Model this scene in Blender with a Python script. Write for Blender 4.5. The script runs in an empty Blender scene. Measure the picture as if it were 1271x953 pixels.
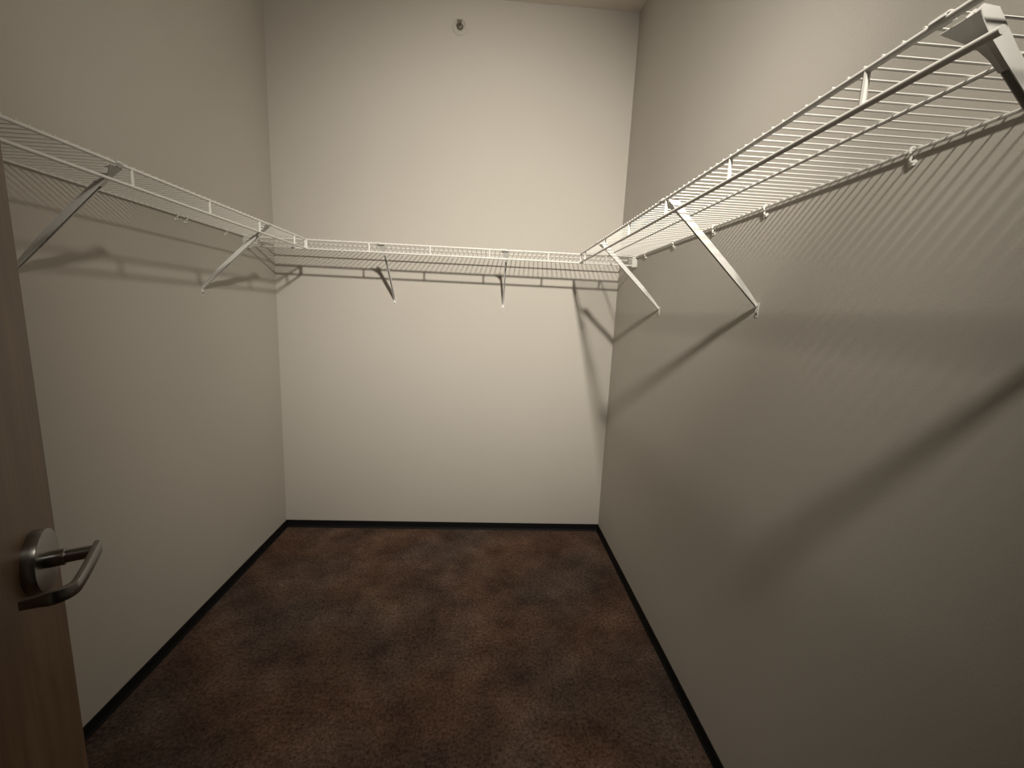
import bpy, bmesh, math, random
from mathutils import Vector, Matrix

random.seed(7)
sc = bpy.context.scene
col = sc.collection

# ------------------------------------------------------------------ measures
W = 2.029          # room width (left wall x=0, right wall x=W)
FRONT = -2.72      # inner face of the wall with the door
ZC = 3.091         # ceiling
D = 0.305          # shelf depth
ZU = 1.7404        # upper rail of the shelf lip
LIP = 0.0438       # upper rail to lower rail
BB = 0.048         # rubber base height

# ------------------------------------------------------------------ camera
cam_d = bpy.data.cameras.new('camera')
cam = bpy.data.objects.new('camera', cam_d)
col.objects.link(cam)
sc.camera = cam
cam_d.sensor_fit = 'HORIZONTAL'
cam_d.sensor_width = 36.0
cam_d.lens = 525.727 / 1271 * 36.0
cam_d.clip_start = 0.01
yaw, pitch, roll = 0.0615, -0.163, 0.0446
fw = Vector((math.sin(yaw) * math.cos(pitch), math.cos(yaw) * math.cos(pitch), math.sin(pitch)))
r0 = Vector((math.cos(yaw), -math.sin(yaw), 0))
u0 = r0.cross(fw)
rt = r0 * math.cos(roll) + u0 * math.sin(roll)
up = -r0 * math.sin(roll) + u0 * math.cos(roll)
M = Matrix.Identity(4)
for i in range(3):
    M[i][0], M[i][1], M[i][2] = rt[i], up[i], -fw[i]
M.translation = Vector((1.2488, -2.614, 1.4109))
cam.matrix_world = M

# ------------------------------------------------------------------ world, exposure
wd = bpy.data.worlds.new('world')
sc.world = wd
wd.use_nodes = True
wd.node_tree.nodes['Background'].inputs[0].default_value = (0.9, 0.85, 0.8, 1)
wd.node_tree.nodes['Background'].inputs[1].default_value = 0.006
sc.view_settings.view_transform = 'Standard'
sc.view_settings.look = 'None'
sc.view_settings.exposure = 0.0
sc.view_settings.gamma = 1.0
sc.view_settings.use_curve_mapping = False

LAMP_POS = (1.496, -2.618, 2.544)
LAMP_TILT = math.radians(25)      # the lamp head looks into the room and a little down
LAMP_LOBES = [('lamp_light', 36, -3, -18, 166.0), ('added_left_spot', 44, -13, -18, 96.0), ('added_lower_spot', 42, -2, -42, 100.0)]   # name, half angle, azimuth, elevation, watts
LAMP_COLOR = (1.0, 0.93, 0.80)


# ------------------------------------------------------------------ helpers
def new_mat(name, color, rough=0.5, metal=0.0):
    m = bpy.data.materials.new(name)
    m.use_nodes = True
    b = m.node_tree.nodes['Principled BSDF']
    b.inputs['Base Color'].default_value = (*color, 1)
    b.inputs['Roughness'].default_value = rough
    b.inputs['Metallic'].default_value = metal
    return m, m.node_tree, b


def coords(nt, scale=(1, 1, 1)):
    tc = nt.nodes.new('ShaderNodeTexCoord')
    mp = nt.nodes.new('ShaderNodeMapping')
    mp.inputs['Scale'].default_value = scale
    nt.links.new(tc.outputs['Object'], mp.inputs['Vector'])
    return mp.outputs['Vector']


def noise(nt, vec, scale, detail=4, rough=0.6):
    n = nt.nodes.new('ShaderNodeTexNoise')
    n.inputs['Scale'].default_value = scale
    n.inputs['Detail'].default_value = detail
    n.inputs['Roughness'].default_value = rough
    nt.links.new(vec, n.inputs['Vector'])
    return n.outputs['Fac']


def ramp(nt, fac, stops):
    r = nt.nodes.new('ShaderNodeValToRGB')
    e = r.color_ramp.elements
    while len(e) < len(stops):
        e.new(0.5)
    for el, (p, c) in zip(e, stops):
        el.position = p
        el.color = (*c, 1)
    nt.links.new(fac, r.inputs['Fac'])
    return r.outputs['Color']


def bump(nt, b, h, strength, dist):
    bn = nt.nodes.new('ShaderNodeBump')
    bn.inputs['Strength'].default_value = strength
    bn.inputs['Distance'].default_value = dist
    nt.links.new(h, bn.inputs['Height'])
    nt.links.new(bn.outputs['Normal'], b.inputs['Normal'])


def mix(nt, fac, a, b, mode='MIX'):
    m = nt.nodes.new('ShaderNodeMix')
    m.data_type = 'RGBA'
    m.blend_type = mode
    if isinstance(fac, float):
        m.inputs[0].default_value = fac
    else:
        nt.links.new(fac, m.inputs[0])
    nt.links.new(a, m.inputs[6])
    nt.links.new(b, m.inputs[7])
    return m.outputs[2]


# ------------------------------------------------------------------ materials
def wall_material(name, ca, cb):
    m, nt, b = new_mat(name, ca, 0.85)
    v = coords(nt)
    nt.links.new(ramp(nt, noise(nt, v, 2.2, 3), [(0.3, ca), (0.7, cb)]), b.inputs['Base Color'])
    bump(nt, b, noise(nt, v, 330, 3, 0.6), 0.22, 0.002)      # orange-peel paint
    return m


M_WALL = wall_material('painted_plaster', (0.515, 0.486, 0.445), (0.530, 0.500, 0.458))
M_CEIL = wall_material('ceiling_paint', (0.74, 0.67, 0.61), (0.76, 0.69, 0.63))

M_CARPET, nt, b = new_mat('carpet', (0.08, 0.05, 0.035), 1.0)
v = coords(nt)
big = ramp(nt, noise(nt, v, 4.5, 8, 0.68), [(0.32, (0.058, 0.039, 0.032)), (0.52, (0.110, 0.074, 0.060)), (0.70, (0.172, 0.120, 0.098))])
warm = ramp(nt, noise(nt, v, 2.0, 3, 0.5), [(0.4, (0.95, 1.0, 1.0)), (0.62, (1.12, 0.98, 0.86))])
fine = ramp(nt, noise(nt, v, 85, 5, 0.8), [(0.32, (0.22, 0.22, 0.22)), (0.68, (1.8, 1.8, 1.8))])
c1 = mix(nt, 1.0, big, warm, 'MULTIPLY')
c2 = mix(nt, 1.0, c1, fine, 'MULTIPLY')
nt.links.new(c2, b.inputs['Base Color'])
b.inputs['Specular IOR Level'].default_value = 0.1
bump(nt, b, noise(nt, v, 220, 4, 0.7), 0.9, 0.006)

M_RUBBER, nt, b = new_mat('black_rubber', (0.008, 0.008, 0.008), 0.6)
bump(nt, b, noise(nt, coords(nt), 90, 2), 0.1, 0.001)
b.inputs['Specular IOR Level'].default_value = 0.2

M_WIRE, nt, b = new_mat('white_vinyl_wire', (0.78, 0.77, 0.74), 0.38)
nt.links.new(ramp(nt, noise(nt, coords(nt), 25, 2), [(0.3, (0.75, 0.74, 0.71)), (0.7, (0.80, 0.79, 0.76))]), b.inputs['Base Color'])
M_BRACKET, nt, b = new_mat('white_painted_steel', (0.72, 0.71, 0.69), 0.42)
nt.links.new(ramp(nt, noise(nt, coords(nt), 30, 2), [(0.3, (0.70, 0.69, 0.67)), (0.7, (0.75, 0.74, 0.72))]), b.inputs['Base Color'])
M_PLASTIC, nt, b = new_mat('white_plastic', (0.78, 0.77, 0.74), 0.35)
nt.links.new(ramp(nt, noise(nt, coords(nt), 40, 2), [(0.3, (0.76, 0.75, 0.72)), (0.7, (0.80, 0.79, 0.76))]), b.inputs['Base Color'])
M_SCREW, nt, b = new_mat('screw_steel', (0.25, 0.23, 0.20), 0.4, 0.9)
nt.links.new(ramp(nt, noise(nt, coords(nt), 300, 2), [(0.3, (0.20, 0.18, 0.16)), (0.7, (0.30, 0.28, 0.25))]), b.inputs['Base Color'])

M_WOOD, nt, b = new_mat('stained_birch', (0.2, 0.12, 0.06), 0.45)
v = coords(nt, (9, 9, 0.9))
g1 = ramp(nt, noise(nt, v, 3.0, 5, 0.6), [(0.3, (0.115, 0.066, 0.036)), (0.55, (0.160, 0.096, 0.054)), (0.75, (0.205, 0.127, 0.074))])
g2 = ramp(nt, noise(nt, coords(nt, (120, 120, 4)), 2.0, 3, 0.6), [(0.3, (0.88, 0.88, 0.88)), (0.7, (1.08, 1.08, 1.08))])
nt.links.new(mix(nt, 1.0, g1, g2, 'MULTIPLY'), b.inputs['Base Color'])
M_NICKEL, nt, b = new_mat('satin_nickel', (0.27, 0.265, 0.255), 0.27, 1.0)
bump(nt, b, noise(nt, coords(nt, (30, 30, 900)), 1.0, 2), 0.05, 0.0005)
M_DARKMETAL, nt, b = new_mat('dull_brass', (0.16, 0.14, 0.11), 0.6, 0.3)
nt.links.new(ramp(nt, noise(nt, coords(nt), 200, 2), [(0.3, (0.13, 0.115, 0.09)), (0.7, (0.20, 0.175, 0.14))]), b.inputs['Base Color'])
M_BULB, nt, b = new_mat('sprinkler_glass', (0.62, 0.58, 0.52), 0.1)
M_FRAME, nt, b = new_mat('door_frame_paint', (0.32, 0.29, 0.25), 0.5)
nt.links.new(ramp(nt, noise(nt, coords(nt), 20, 2), [(0.3, (0.30, 0.27, 0.23)), (0.7, (0.34, 0.31, 0.27))]), b.inputs['Base Color'])


# ------------------------------------------------------------------ mesh helpers
def bx(bm, x0, x1, y0, y1, z0, z1):
    vs = [bm.verts.new((x, y, z)) for x in (x0, x1) for y in (y0, y1) for z in (z0, z1)]
    for f in ((0, 1, 3, 2), (4, 6, 7, 5), (0, 4, 5, 1), (2, 3, 7, 6), (0, 2, 6, 4), (1, 5, 7, 3)):
        bm.faces.new([vs[i] for i in f])


def tube(bm, pts, r, n=8):
    pts = [Vector(p) for p in pts]
    rings = []
    prev = None
    for i, p in enumerate(pts):
        a = pts[max(i - 1, 0)]
        c = pts[min(i + 1, len(pts) - 1)]
        t = (c - a).normalized()
        if prev is None:
            ref = Vector((0, 0, 1)) if abs(t.z) < 0.9 else Vector((1, 0, 0))
            s = t.cross(ref).normalized()
        else:
            s = (prev - t * prev.dot(t)).normalized()
        prev = s
        q = t.cross(s)
        rr = r[i] if isinstance(r, (list, tuple)) else r
        rings.append([bm.verts.new(p + (s * math.cos(2 * math.pi * k / n) + q * math.sin(2 * math.pi * k / n)) * rr) for k in range(n)])
    for a, c in zip(rings, rings[1:]):
        for k in range(n):
            bm.faces.new((a[k], a[(k + 1) % n], c[(k + 1) % n], c[k]))
    bm.faces.new(rings[0][::-1])
    bm.faces.new(rings[-1])


def lathe(bm, prof, origin, axis, n=32):
    """prof: (radius, height along axis)."""
    axis = Vector(axis).normalized()
    ref = Vector((0, 0, 1)) if abs(axis.z) < 0.9 else Vector((1, 0, 0))
    s = axis.cross(ref).normalized()
    q = axis.cross(s)
    o = Vector(origin)
    rings = []
    for r, h in prof:
        if r < 1e-6:
            rings.append([bm.verts.new(o + axis * h)])
        else:
            rings.append([bm.verts.new(o + axis * h + (s * math.cos(2 * math.pi * k / n) + q * math.sin(2 * math.pi * k / n)) * r) for k in range(n)])
    for a, c in zip(rings, rings[1:]):
        for k in range(n):
            k2 = (k + 1) % n
            if len(a) == 1 and len(c) == 1:
                continue
            if len(a) == 1:
                bm.faces.new((a[0], c[k2], c[k]))
            elif len(c) == 1:
                bm.faces.new((a[k], a[k2], c[0]))
            else:
                bm.faces.new((a[k], a[k2], c[k2], c[k]))


def prism(bm, poly, off):
    """poly: list of 3-D points in a plane; off: extrusion vector."""
    off = Vector(off)
    a = [bm.verts.new(Vector(p)) for p in poly]
    c = [bm.verts.new(Vector(p) + off) for p in poly]
    bm.faces.new(a[::-1])
    bm.faces.new(c)
    n = len(a)
    for k in range(n):
        bm.faces.new((a[k], a[(k + 1) % n], c[(k + 1) % n], c[k]))


def mesh_of(name, bm, mat, smooth=True, bevel=0.0):
    if bevel:
        es = [e for e in bm.edges if len(e.link_faces) == 2 and e.calc_face_angle(0) > 0.6]
        bmesh.ops.bevel(bm, geom=es, offset=bevel, segments=2, affect='EDGES', profile=0.5)
    bmesh.ops.recalc_face_normals(bm, faces=bm.faces)
    me = bpy.data.meshes.new(name)
    bm.to_mesh(me)
    bm.free()
    me.materials.append(mat)
    if smooth:
        me.shade_smooth()
        me.set_sharp_from_angle(angle=math.radians(38))
    return me


def put(name, me, parent=None, loc=(0, 0, 0), rotz=0.0):
    o = bpy.data.objects.new(name, me)
    col.objects.link(o)
    o.location = loc
    o.rotation_euler = (0, 0, rotz)
    if parent:
        o.parent = parent
    return o


def part(name, bm, mat, parent, smooth=True, bevel=0.0, label=None):
    o = put(name, mesh_of(name, bm, mat, smooth, bevel), parent)
    if label:
        o['label'] = label
    return o


def tag(o, label, cat, group=None):
    o['label'] = label
    o['category'] = cat
    if group:
        o['group'] = group
    return o


def thing(name, loc, rotz, label, cat, group=None):
    return tag(put(name, None, None, loc, rotz), label, cat, group)


def copy_tree(o, parent=None):
    c = o.copy()
    col.objects.link(c)
    if parent:
        c.parent = parent
    for ch in list(o.children):
        copy_tree(ch, c)
    return c


def struct(name, bm, mat, smooth=False, bevel=0.0, label=None, cat=None):
    o = put(name, mesh_of(name, bm, mat, smooth, bevel))
    o['kind'] = 'structure'
    if label:
        o['label'] = label
    if cat:
        o['category'] = cat
    return o


# ------------------------------------------------------------------ room shell
T = 0.12
DX0, DX1, DZ = 1.085, 1.965, 2.05       # doorway in the front wall
bm = bmesh.new(); bx(bm, -T, W + T, FRONT - 1.6, T, -0.1, 0)
struct('floor', bm, M_CARPET, label='mottled dark brown carpet floor', cat='floor')
bm = bmesh.new(); bx(bm, -T, W + T, FRONT - T, T, ZC, ZC + 0.1)
struct('ceiling', bm, M_CEIL, label='plain painted ceiling above the closet', cat='ceiling')
bm = bmesh.new(); bx(bm, -T, 0, FRONT - T, T, 0, ZC)
struct('wall_left', bm, M_WALL, label='plain painted wall on the left behind the door', cat='wall')
bm = bmesh.new(); bx(bm, W, W + T, FRONT - T, T, 0, ZC)
struct('wall_right', bm, M_WALL, label='plain painted wall on the right under the long wire shelf', cat='wall')
bm = bmesh.new(); bx(bm, 0, W, 0, T, 0, ZC)
struct('wall_back', bm, M_WALL, label='plain painted back wall facing the camera', cat='wall')
bm = bmesh.new()
bx(bm, 0, DX0, FRONT - T, FRONT, 0, ZC)
bx(bm, DX1, W, FRONT - T, FRONT, 0, ZC)
bx(bm, DX0, DX1, FRONT - T, FRONT, DZ, ZC)
struct('wall_front', bm, M_WALL, label='painted wall with the doorway behind the camera', cat='wall')
# metal door frame lining the doorway
bm = bmesh.new()
bx(bm, DX0, DX0 + 0.018, FRONT - T - 0.004, FRONT + 0.004, 0, DZ)
bx(bm, DX1 - 0.018, DX1, FRONT - T - 0.004, FRONT + 0.004, 0, DZ)
bx(bm, DX0 + 0.018, DX1 - 0.018, FRONT - T - 0.004, FRONT + 0.004, DZ - 0.018, DZ)
struct('trim_1', bm, M_FRAME, label='painted door frame lining the doorway', cat='door frame')


# black rubber cove base: thin strip with a rounded top and a small toe
def base_profile(side):
    return [(0.0, 0.0), (0.009, 0.0), (0.0075, 0.004), (0.0045, 0.010), (0.0035, 0.016), (0.0035, BB - 0.002), (0.002, BB), (0.0, BB)]


def baseboard(name, a, c, nrm, label):
    bm = bmesh.new()
    a, c, nrm = Vector(a), Vector(c), Vector(nrm)
    prism(bm, [a + nrm * d + Vector((0, 0, z)) for d, z in base_profile(0)], c - a)
    struct(name, bm, M_RUBBER, label=label, cat='baseboard')


baseboard('baseboard_left', (0, FRONT, 0), (0, 0, 0), (1, 0, 0), 'black rubber baseboard along the left wall')
baseboard('baseboard_right', (W, FRONT, 0), (W, 0, 0), (-1, 0, 0), 'black rubber baseboard along the right wall')
baseboard('baseboard_back', (0, 0, 0), (W, 0, 0), (0, -1, 0), 'black rubber baseboard along the back wall')
baseboard('baseboard_front', (0, FRONT, 0), (DX0, FRONT, 0), (0, 1, 0), 'black rubber baseboard beside the doorway')


# ------------------------------------------------------------------ wire shelves
# local frame of a shelf: x along the wall, -y out from the wall, z = 0 at the centre of the upper lip rail
R_RAIL, R_TIE, R_MID, R_ROD = 0.0044, 0.0040, 0.0033, 0.0015
PITCH = 0.0258
bm = bmesh.new()
zt = R_RAIL + R_ROD * 0.8
tube(bm, [(0, -0.003, zt), (0, -D - 0.002, zt)], R_ROD, 6)
ME_ROD = mesh_of('cross_rod', bm, M_WIRE)
bm = bmesh.new()
tube(bm, [(0, -D, 0.0), (0, -D, -LIP)], R_TIE, 8)
ME_TIE = mesh_of('lip_tie', bm, M_WIRE)


def wire_shelf(loc, rotz, length, rods0, ties, label, lower=(0.0, None), end_drop=None):
    s = thing('wire_shelf', loc, rotz, label, 'shelf', 'white wire shelves around the closet')
    a, c = lower
    c = length if c is None else c
    bm = bmesh.new(); tube(bm, [(0.0, -D, 0), (length, -D, 0)], R_RAIL, 10)
    part('upper_rail', bm, M_WIRE, s)
    bm = bmesh.new(); tube(bm, [(a, -D, -LIP), (c, -D, -LIP)], R_RAIL, 10)
    part('lower_rail', bm, M_WIRE, s)
    bm = bmesh.new(); tube(bm, [(0.0, -0.158, 0.0005), (length, -0.158, 0.0005)], R_MID, 8)
    part('middle_rail', bm, M_WIRE, s)
    bm = bmesh.new(); tube(bm, [(0.0, -0.0075, 0.0005), (length, -0.0075, 0.0005)], R_MID, 8)
    part('back_rail', bm, M_WIRE, s)
    for t in ties:
        put('lip_tie', ME_TIE, s, (t, 0, 0))
    x = rods0
    while x < length - 0.004:
        put('cross_rod', ME_ROD, s, (x, 0, 0))
        x += PITCH
    return s


YE = FRONT + 0.03
LR = -D - 0.010 - YE                       # length of each side shelf
wire_shelf((0.004, 0, ZU), 0, W - 0.008, 0.006, [0.307 - 0.004, 0.617, 0.929, 1.239, 1.549, 1.86],
           'short white wire shelf across the back wall with a sprinkler high above')
# left: local x runs towards the back wall
wire_shelf((0, YE, ZU), math.pi / 2, LR, 0.004, [y - YE for y in (-2.317, -2.005, -1.692, -1.379, -1.065, -0.752, -0.438, -D - 0.014)],
           'long white wire shelf on the left wall, partly behind the wooden door')
# right: local x runs towards the camera
YR = -D - 0.010
wire_shelf((W, YR, ZU), -math.pi / 2, LR, 0.0132, [YR - y for y in (-2.036, -1.725, -1.414, -1.103, -0.792, -0.421, -D - 0.014)],
           'long white wire shelf on the right wall reaching the top right corner', lower=(0.0, YR + 2.19))


# ------------------------------------------------------------------ diagonal support brackets
# local frame: origin on the wall at the foot, -y out of the wall, z up
ZF = 1.457
H = ZU - ZF


def bracket_meshes():
    dirv = Vector((0, -D + 0.010, H - 0.004)).normalized()
    nrm = Vector((0, dirv.z, -dirv.y))          # up-and-back normal of the strut
    top = Vector((0, -D + 0.010, H - 0.004))
    L = top.length
    hw = 0.0046
    th = 0.0013
    bm = bmesh.new()
    # side flanges (depth swells towards the lower third) and the web below them
    st = [(0.010, 0.007), (0.05, 0.012), (0.12, 0.0175), (0.24, 0.0175), (0.33, 0.0165), (L - 0.06, 0.0170), (L - 0.014, 0.023), (L, 0.012)]
    low = [dirv * t for t, _ in st]
    high = [dirv * t + nrm * w for t, w in st]
    for sx in (-hw, hw - th):
        prism(bm, [p + Vector((sx, 0, 0)) for p in low + high[::-1]], (th, 0, 0))
    # the web lies at the back: the channel is open towards the room and the floor
    web = [p - nrm * th for p in high[:6]] + high[:6][::-1]
    prism(bm, [p + Vector((-hw + th, 0, 0)) for p in web], (2 * hw - 2 * th, 0, 0))
    strut = mesh_of('strut', bm, M_BRACKET, False)
    # flared plate reaching out along the upper rail, mostly to one side
    bm = bmesh.new()
    prof = [(0.070, 0.0052, 0.0052), (0.052, 0.0062, 0.0053), (0.036, 0.0100, 0.0056), (0.023, 0.0165, 0.0062), (0.012, 0.0235, 0.0075), (0.001, 0.0300, 0.0095)]
    rows = []
    for t, wl, wr in prof:
        c = top - dirv * t - nrm * 0.0008
        rows.append([c + Vector((-wl, 0, 0)), c - nrm * 0.0005, c + Vector((wr, 0, 0))])
    fr = [[bm.verts.new(p) for p in r] for r in rows]
    bk = [[bm.verts.new(p + nrm * 0.0014) for p in r] for r in rows]
    n = len(rows)
    for a in range(n - 1):
        for c in range(2):
            bm.faces.new((fr[a][c], fr[a][c + 1], fr[a + 1][c + 1], fr[a + 1][c]))
            bm.faces.new((bk[a][c], bk[a + 1][c], bk[a + 1][c + 1], bk[a][c + 1]))
        bm.faces.new((fr[a][0], fr[a + 1][0], bk[a + 1][0], bk[a][0]))
        bm.faces.new((fr[a][2], bk[a][2], bk[a + 1][2], fr[a + 1][2]))
    for c in range(2):
        bm.faces.new((fr[0][c], bk[0][c], bk[0][c + 1], fr[0][c + 1]))
        bm.faces.new((fr[-1][c], fr[-1][c + 1], bk[-1][c + 1], bk[-1][c]))
    plate = mesh_of('hook_plate', bm, M_BRACKET, False)
    bm = bmesh.new()
    for sx in (-0.019,):
        pts = []
        for k in range(7):
            a = math.radians(-20 + k * 33)
            pts.append(Vector((sx, -D + math.cos(a) * (R_RAIL + 0.0016), H + math.sin(a) * (R_RAIL + 0.0016))))
        for p, q in zip(pts, pts[1:]):
            d = (q - p)
            n2 = Vector((0, d.z, -d.y)).normalized() * 0.0013
            prism(bm, [p + Vector((-0.009, 0, 0)), q + Vector((-0.009, 0, 0)), q + n2 + Vector((-0.009, 0, 0)), p + n2 + Vector((-0.009, 0, 0))], (0.018, 0, 0))
    hook = mesh_of('rail_hook', bm, M_BRACKET, False)
    # foot tab flat on the wall with its screw
    bm = bmesh.new()
    prism(bm, [Vector((x, -0.0002, z)) for x, z in ((-0.0065, 0.018), (0.0065, 0.018), (0.0065, -0.018), (0.004, -0.024), (-0.004, -0.024), (-0.0065, -0.018))], (0, -0.0016, 0))
    foot = mesh_of('foot_tab', bm, M_BRACKET, False)
    bm = bmesh.new()
    lathe(bm, [(0.0, 0.0032), (0.002, 0.0030), (0.0042, 0.0018), (0.0046, 0.0)], (0, -0.0018, -0.014), (0, -1, 0), 14)
    screw = mesh_of('screw', bm, M_SCREW)
    return strut, plate, hook, foot, screw


B_STRUT, B_PLATE, B_HOOK, B_FOOT, B_SCREW = bracket_meshes()
BG = 'diagonal shelf brackets'
proto_br = None


def bracket(loc, rotz, label):
    global proto_br
    if proto_br is None:
        t = thing('shelf_bracket', loc, rotz, label, 'bracket', BG)
        put('strut', B_STRUT, t)
        p = put('hook_plate', B_PLATE, t)
        put('rail_hook', B_HOOK, p)
        f = put('foot_tab', B_FOOT, t)
        s = put('screw', B_SCREW, f)
        s['label'] = 'dark steel screw head'
        proto_br = t
        return t
    t = copy_tree(proto_br)
    t.location = loc
    t.rotation_euler = (0, 0, rotz)
    t['label'] = label
    return t


PH = math.pi / 2
bracket((0.686, 0, ZF), 0, 'white diagonal bracket under the back shelf, left one of its two')
bracket((1.333, 0, ZF), 0, 'white diagonal bracket under the back shelf, right one of its two')
bracket((W, -0.680, ZF), -PH, 'white diagonal bracket on the right wall closest to the back corner')
bracket((W, -1.402, ZF), -PH, 'long white diagonal bracket on the right wall, middle one of three, foot fully in view')
bracket((W, -2.146, ZF), -PH, 'large grey-shaded bracket at the top right corner of the photo, cut off by its edge')
bracket((0, -0.655, ZF), PH, 'white diagonal bracket on the left wall close to the back corner')
bracket((0, -1.402, ZF), PH, 'grey-shaded diagonal bracket on the left wall, foot beside the wooden door edge')


# ------------------------------------------------------------------ small wall clips holding the back rail
def clip_meshes():
    bm = bmesh.new()
    pts = [(0, -0.0030, 0.0062), (0, -0.0075, 0.0076), (0, -0.0120, 0.0050), (0, -0.0128, 0.0), (0, -0.0108, -0.0055), (0, -0.0085, -0.0100), (0, -0.0095, -0.0150), (0, -0.0075, -0.0185), (0, -0.0015, -0.0190)]
    tube(bm, pts, [0.0018, 0.0022, 0.0024, 0.0024, 0.0024, 0.0024, 0.0024, 0.0024, 0.0024], 8)
    hook = mesh_of('hook', bm, M_PLASTIC)
    bm = bmesh.new()
    lathe(bm, [(0.0060, 0.0003), (0.0060, 0.0016), (0.0050, 0.0022), (0.0, 0.0022)], (0, 0, -0.019), (0, -1, 0), 16)
    base = mesh_of('base_plate', bm, M_PLASTIC)
    bm = bmesh.new()
    lathe(bm, [(0.0, 0.0020), (0.0015, 0.0018), (0.0026, 0.0)], (0, -0.0022, -0.0228), (0, -1, 0), 10)
    pin = mesh_of('pin', bm, M_PLASTIC)
    return hook, base, pin


C_HOOK, C_BASE, C_PIN = clip_meshes()
proto_clip = None


def clip(loc, rotz, label):
    global proto_clip
    if proto_clip is None:
        t = thing('wall_clip', loc, rotz, label, 'clip', 'small clips holding the shelves to the walls')
        p = put('base_plate', C_BASE, t)
        put('pin', C_PIN, p)
        put('hook', C_HOOK, t)
        proto_clip = t
        return t
    t = copy_tree(proto_clip)
    t.location = loc
    t.rotation_euler = (0, 0, rotz)
    t['label'] = label
    return t


clip((W, -1.811, ZU), -PH, 'largest white plastic clip under the right shelf, nearest the camera')
clip((W, -1.388, ZU), -PH, 'white clip under the right shelf, just beyond the middle bracket towards the camera')
clip((W, -1.106, ZU), -PH, 'white clip under the right shelf, just behind the middle bracket')
clip((W, -0.785, ZU), -PH, 'small white clip under the right shelf, second from the back corner')
clip((W, -0.453, ZU), -PH, 'tiny white clip under the right shelf, closest to the back corner')
clip((0, -0.787, ZU), PH, 'small clip on the left wall, left one of a close pair')
clip((0, -0.733, ZU), PH, 'small clip on the left wall, right one of a close pair')
clip((0, -0.466, ZU), PH, 'single tiny clip on the left wall near the corner bracket')
clip((0.385, 0, ZU), 0, 'tiny clip under the back shelf, leftmost of the row')
clip((0.738, 0, ZU), 0, 'tiny clip under the back shelf, just right of the left bracket')
clip((1.022, 0, ZU), 0, 'tiny clip under the back shelf, midway between the two brackets')
clip((1.646, 0, ZU), 0, 'tiny clip under the back shelf, below the end of the right shelf')
clip((1.925, 0, ZU), 0, 'tiny clip under the back shelf, rightmost of the row beside the corner')


# ------------------------------------------------------------------ end brackets of the back shelf
def end_bracket(x, sx, label):
    t = thing('end_bracket', (x, -D, ZU), 0, label, 'bracket', 'end brackets of the back shelf')
    bm = bmesh.new()
    # plate flat on the side wall
    poly = [(0, -0.016, 0.010), (0, 0.118, 0.010), (0, 0.118, -0.020), (0, 0.075, -0.030), (0, 0.050, -0.052), (0, -0.016, -0.052)]
    prism(bm, [Vector(p) for p in poly], (sx * 0.003, 0, 0))
    part('plate', bm, M_PLASTIC, t, False, 0.0006)
    bm = bmesh.new()
    # cradle: front tongue and two small ledges for the rails
    bx(bm, min(sx * 0.003, sx * 0.026), max(sx * 0.003, sx * 0.026), -0.0125, -0.0095, -0.052, 0.006)
    bx(bm, min(sx * 0.003, sx * 0.022), max(sx * 0.003, sx * 0.022), -0.0095, 0.008, -0.052, -0.0490)
    part('cradle', bm, M_PLASTIC, t, False, 0.0006)
    for (yy, zz) in ((0.030, -0.022), (0.095, -0.006)):
        bm = bmesh.new()
        lathe(bm, [(0.0, 0.0050), (0.003, 0.0045), (0.0045, 0.003)], (0, yy, zz), (sx, 0, 0), 12)
        part('screw', bm, M_SCREW, t, label='dark steel screw head')
    return t


end_bracket(W - 0.0004, -1, 'white plastic end bracket where the back shelf meets the right wall')
end_bracket(0.0004, 1, 'white plastic end bracket where the back shelf meets the left wall')

# ------------------------------------------------------------------ sidewall sprinkler on the back wall
t = thing('fire_sprinkler', (1.039, 0, 2.946), 0, 'small round fire sprinkler head high on the back wall', 'sprinkler')
bm = bmesh.new()
lathe(bm, [(0.0435, 0.0002), (0.0430, 0.003), (0.0385, 0.006), (0.031, 0.0065), (0.0285, 0.0045), (0.0275, 0.001), (0.0, 0.0011)], (0, 0, 0), (0, -1, 0), 40)
part('escutcheon', bm, M_WALL, t)
bm = bmesh.new()
lathe(bm, [(0.019, 0.0015), (0.018, 0.010), (0.010, 0.016), (0.0, 0.016)], (0, 0, 0), (0, -1, 0), 24)
part('body', bm, M_DARKMETAL, t, label='dark brass sprinkler body')
for sx in (-1, 1):
    bm = bmesh.new()
    tube(bm, [(sx * 0.010, -0.014, 0), (sx * 0.012, -0.024, 0), (sx * 0.008, -0.036, 0), (sx * 0.001, -0.042, 0)], 0.0022, 8)
    part('frame_arm', bm, M_PLASTIC, t)
bm = bmesh.new(); tube(bm, [(0, -0.015, 0), (0, -0.040, 0)], 0.0022, 8)
part('glass_bulb', bm, M_BULB, t, label='thin pale glass bulb')
bm = bmesh.new()
bx(bm, -0.012, 0.012, -0.046, -0.044, -0.008, 0.006)
prism(bm, [Vector((x, y, z)) for x, y, z in ((-0.014, -0.046, 0.006), (0.014, -0.046, 0.006), (0.014, -0.030, 0.010), (-0.014, -0.030, 0.010))], (0, 0, 0.0015))
part('deflector', bm, M_DARKMETAL, t, False)

# ------------------------------------------------------------------ the open door (leaf, lever handle, latch)
DW, DT, DH = 0.864, 0.044, 2.032
AL = math.radians(-29)
tdir = Vector((math.sin(AL), math.cos(AL), 0))       # hinge -> free edge
ndir = Vector((math.cos(AL), -math.sin(AL), 0))      # face towards the room
EDGE = Vector((0.6245, -2.0004, 0))                  # free edge of the near face
hinge = EDGE - tdir * DW
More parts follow.
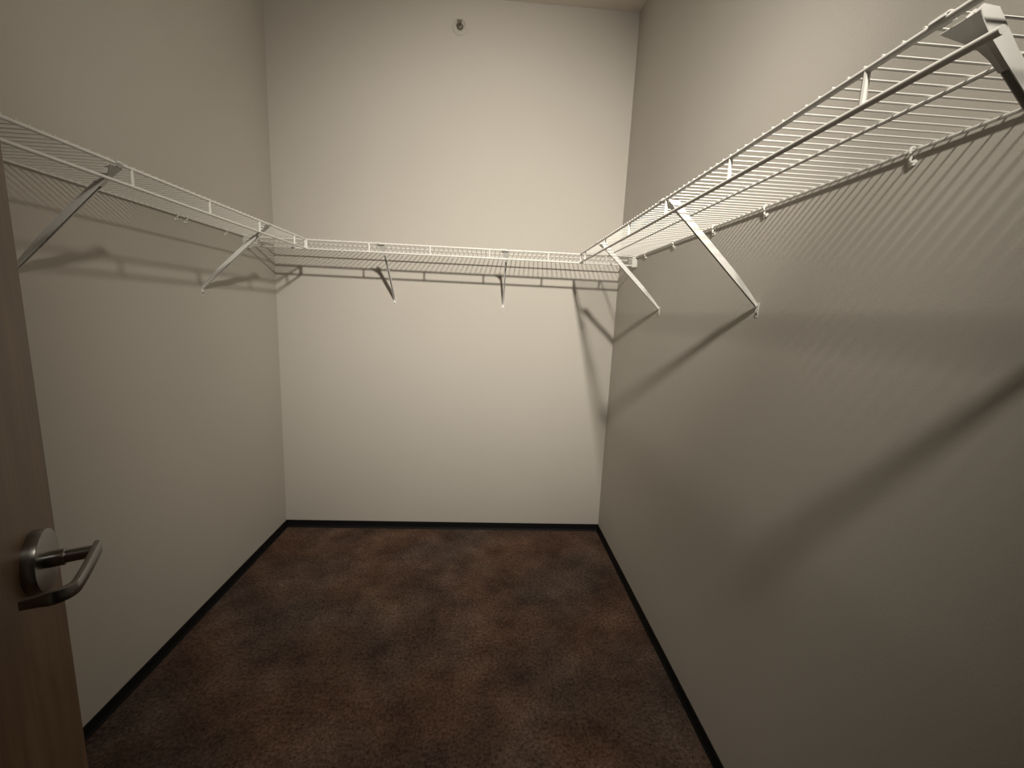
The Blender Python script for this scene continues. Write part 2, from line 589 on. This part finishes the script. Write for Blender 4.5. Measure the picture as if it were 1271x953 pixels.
# local frame of the door: x along the leaf from the hinge, -y out of the near face, z up
door_rot = math.atan2(tdir.y, tdir.x)
bm = bmesh.new(); bx(bm, 0, DW, 0, DT, 0.012, 0.012 + DH)
door = put('door_1', mesh_of('door_1', bm, M_WOOD, False, 0.0015), None, (hinge.x, hinge.y, 0), door_rot)
door['kind'] = 'structure'
door['label'] = 'brown wooden door standing open along the left edge with a lever handle'
door['category'] = 'door'
bm = bmesh.new(); bx(bm, DW, DW + 0.0012, 0.010, 0.034, 1.00, 1.12)
part('latch_plate', bm, M_NICKEL, door, False)
HX, HZ = DW - 0.080, 1.062
bm = bmesh.new()
lathe(bm, [(0.0415, 0.0), (0.0415, 0.0120), (0.0407, 0.0135), (0.036, 0.0142), (0.0, 0.0145)], (HX, 0, HZ), (0, -1, 0), 56)
rose = part('door_handle', bm, M_NICKEL, door, label='satin metal lever handle on a round rose')
bm = bmesh.new()
lathe(bm, [(0.0110, 0.014), (0.0110, 0.030), (0.0102, 0.031), (0.0085, 0.031), (0.0085, 0.057)], (HX, 0, HZ), (0, -1, 0), 28)
shank = part('shank', bm, M_NICKEL, rose)


def bar(bm, pts, hts, thk):
    """flat bar following pts in the local xy plane, height hts in z, thickness thk in plane"""
    pts = [Vector((p[0], p[1], 0)) for p in pts]
    rings = []
    for i, p in enumerate(pts):
        a = pts[max(i - 1, 0)]; c = pts[min(i + 1, len(pts) - 1)]
        tn = (c - a).normalized()
        s = Vector((-tn.y, tn.x, 0))
        h = hts[i]; z0 = HZ + (p.z)
        ring = []
        N = 12
        for k in range(N):
            an = 2 * math.pi * k / N
            cx = math.copysign(abs(math.cos(an)) ** 0.45, math.cos(an))
            sz = math.copysign(abs(math.sin(an)) ** 0.45, math.sin(an))
            ring.append(bm.verts.new(p + s * (cx * thk / 2) + Vector((0, 0, HZ + sz * h / 2))))
        rings.append(ring)
    n = len(rings[0])
    for a, c in zip(rings, rings[1:]):
        for k in range(n):
            bm.faces.new((a[k], a[(k + 1) % n], c[(k + 1) % n], c[k]))
    bm.faces.new(rings[0][::-1]); bm.faces.new(rings[-1])


bm = bmesh.new()
lev = [(HX + 0.011, -0.060), (HX - 0.010, -0.061), (HX - 0.060, -0.062), (HX - 0.085, -0.0615)]
for k in range(1, 7):
    a = math.radians(90 * k / 6)
    lev.append((HX - 0.085 - 0.020 * math.sin(a), -0.0415 - 0.020 * math.cos(a)))
lev += [(HX - 0.105, -0.034), (HX - 0.105, -0.019)]
bar(bm, lev, [0.021, 0.021, 0.019, 0.018] + [0.017] * 6 + [0.014, 0.012], 0.008)
part('lever', bm, M_NICKEL, rose)
for hz in (0.25, 1.02, 1.80):
    bm = bmesh.new(); tube(bm, [(-0.006, -0.006, hz - 0.055), (-0.006, -0.006, hz + 0.055)], 0.006, 12)
    part('hinge', bm, M_NICKEL, door)

# ------------------------------------------------------------------ wall lamp over the doorway (behind the camera)
lx, ly, lz = LAMP_POS
t = thing('wall_lamp', (lx, FRONT, lz), 0, 'round wall lamp over the doorway behind the camera', 'lamp')
bm = bmesh.new(); lathe(bm, [(0.0, 0.020), (0.055, 0.020), (0.065, 0.0)], (0, 0.0002, 0), (0, 1, 0), 32)
part('back_plate', bm, M_BRACKET, t)
axis = Vector((0, math.cos(LAMP_TILT), -math.sin(LAMP_TILT)))
head = Vector((0, ly - FRONT, 0))
bm = bmesh.new()
tube(bm, [(0, 0.015, 0.0), tuple(head - axis * 0.070)], 0.010, 12)
part('stem', bm, M_BRACKET, t)
bm = bmesh.new()
lathe(bm, [(0.0, -0.072), (0.03, -0.072), (0.050, -0.058), (0.062, -0.012), (0.062, 0.0), (0.060, -0.004), (0.0595, -0.010)], head, axis, 32)
part('lamp_shade', bm, M_BRACKET, t)
# the lamp's spot, plus two spots added at its head to shape wall brightness
for nm, half, az, el, power in LAMP_LOBES:
    ld = bpy.data.lights.new(nm, 'SPOT')
    ld.spot_size = math.radians(2 * half)
    ld.spot_blend = 1.0
    ld.shadow_soft_size = 0.052
    ld.energy = power
    ld.color = LAMP_COLOR
    lo = bpy.data.objects.new(nm, ld)
    col.objects.link(lo)
    lo.parent = t
    lo.location = head + axis * 0.012
    lo.rotation_euler = (math.radians(90 + el), 0, math.radians(-az))
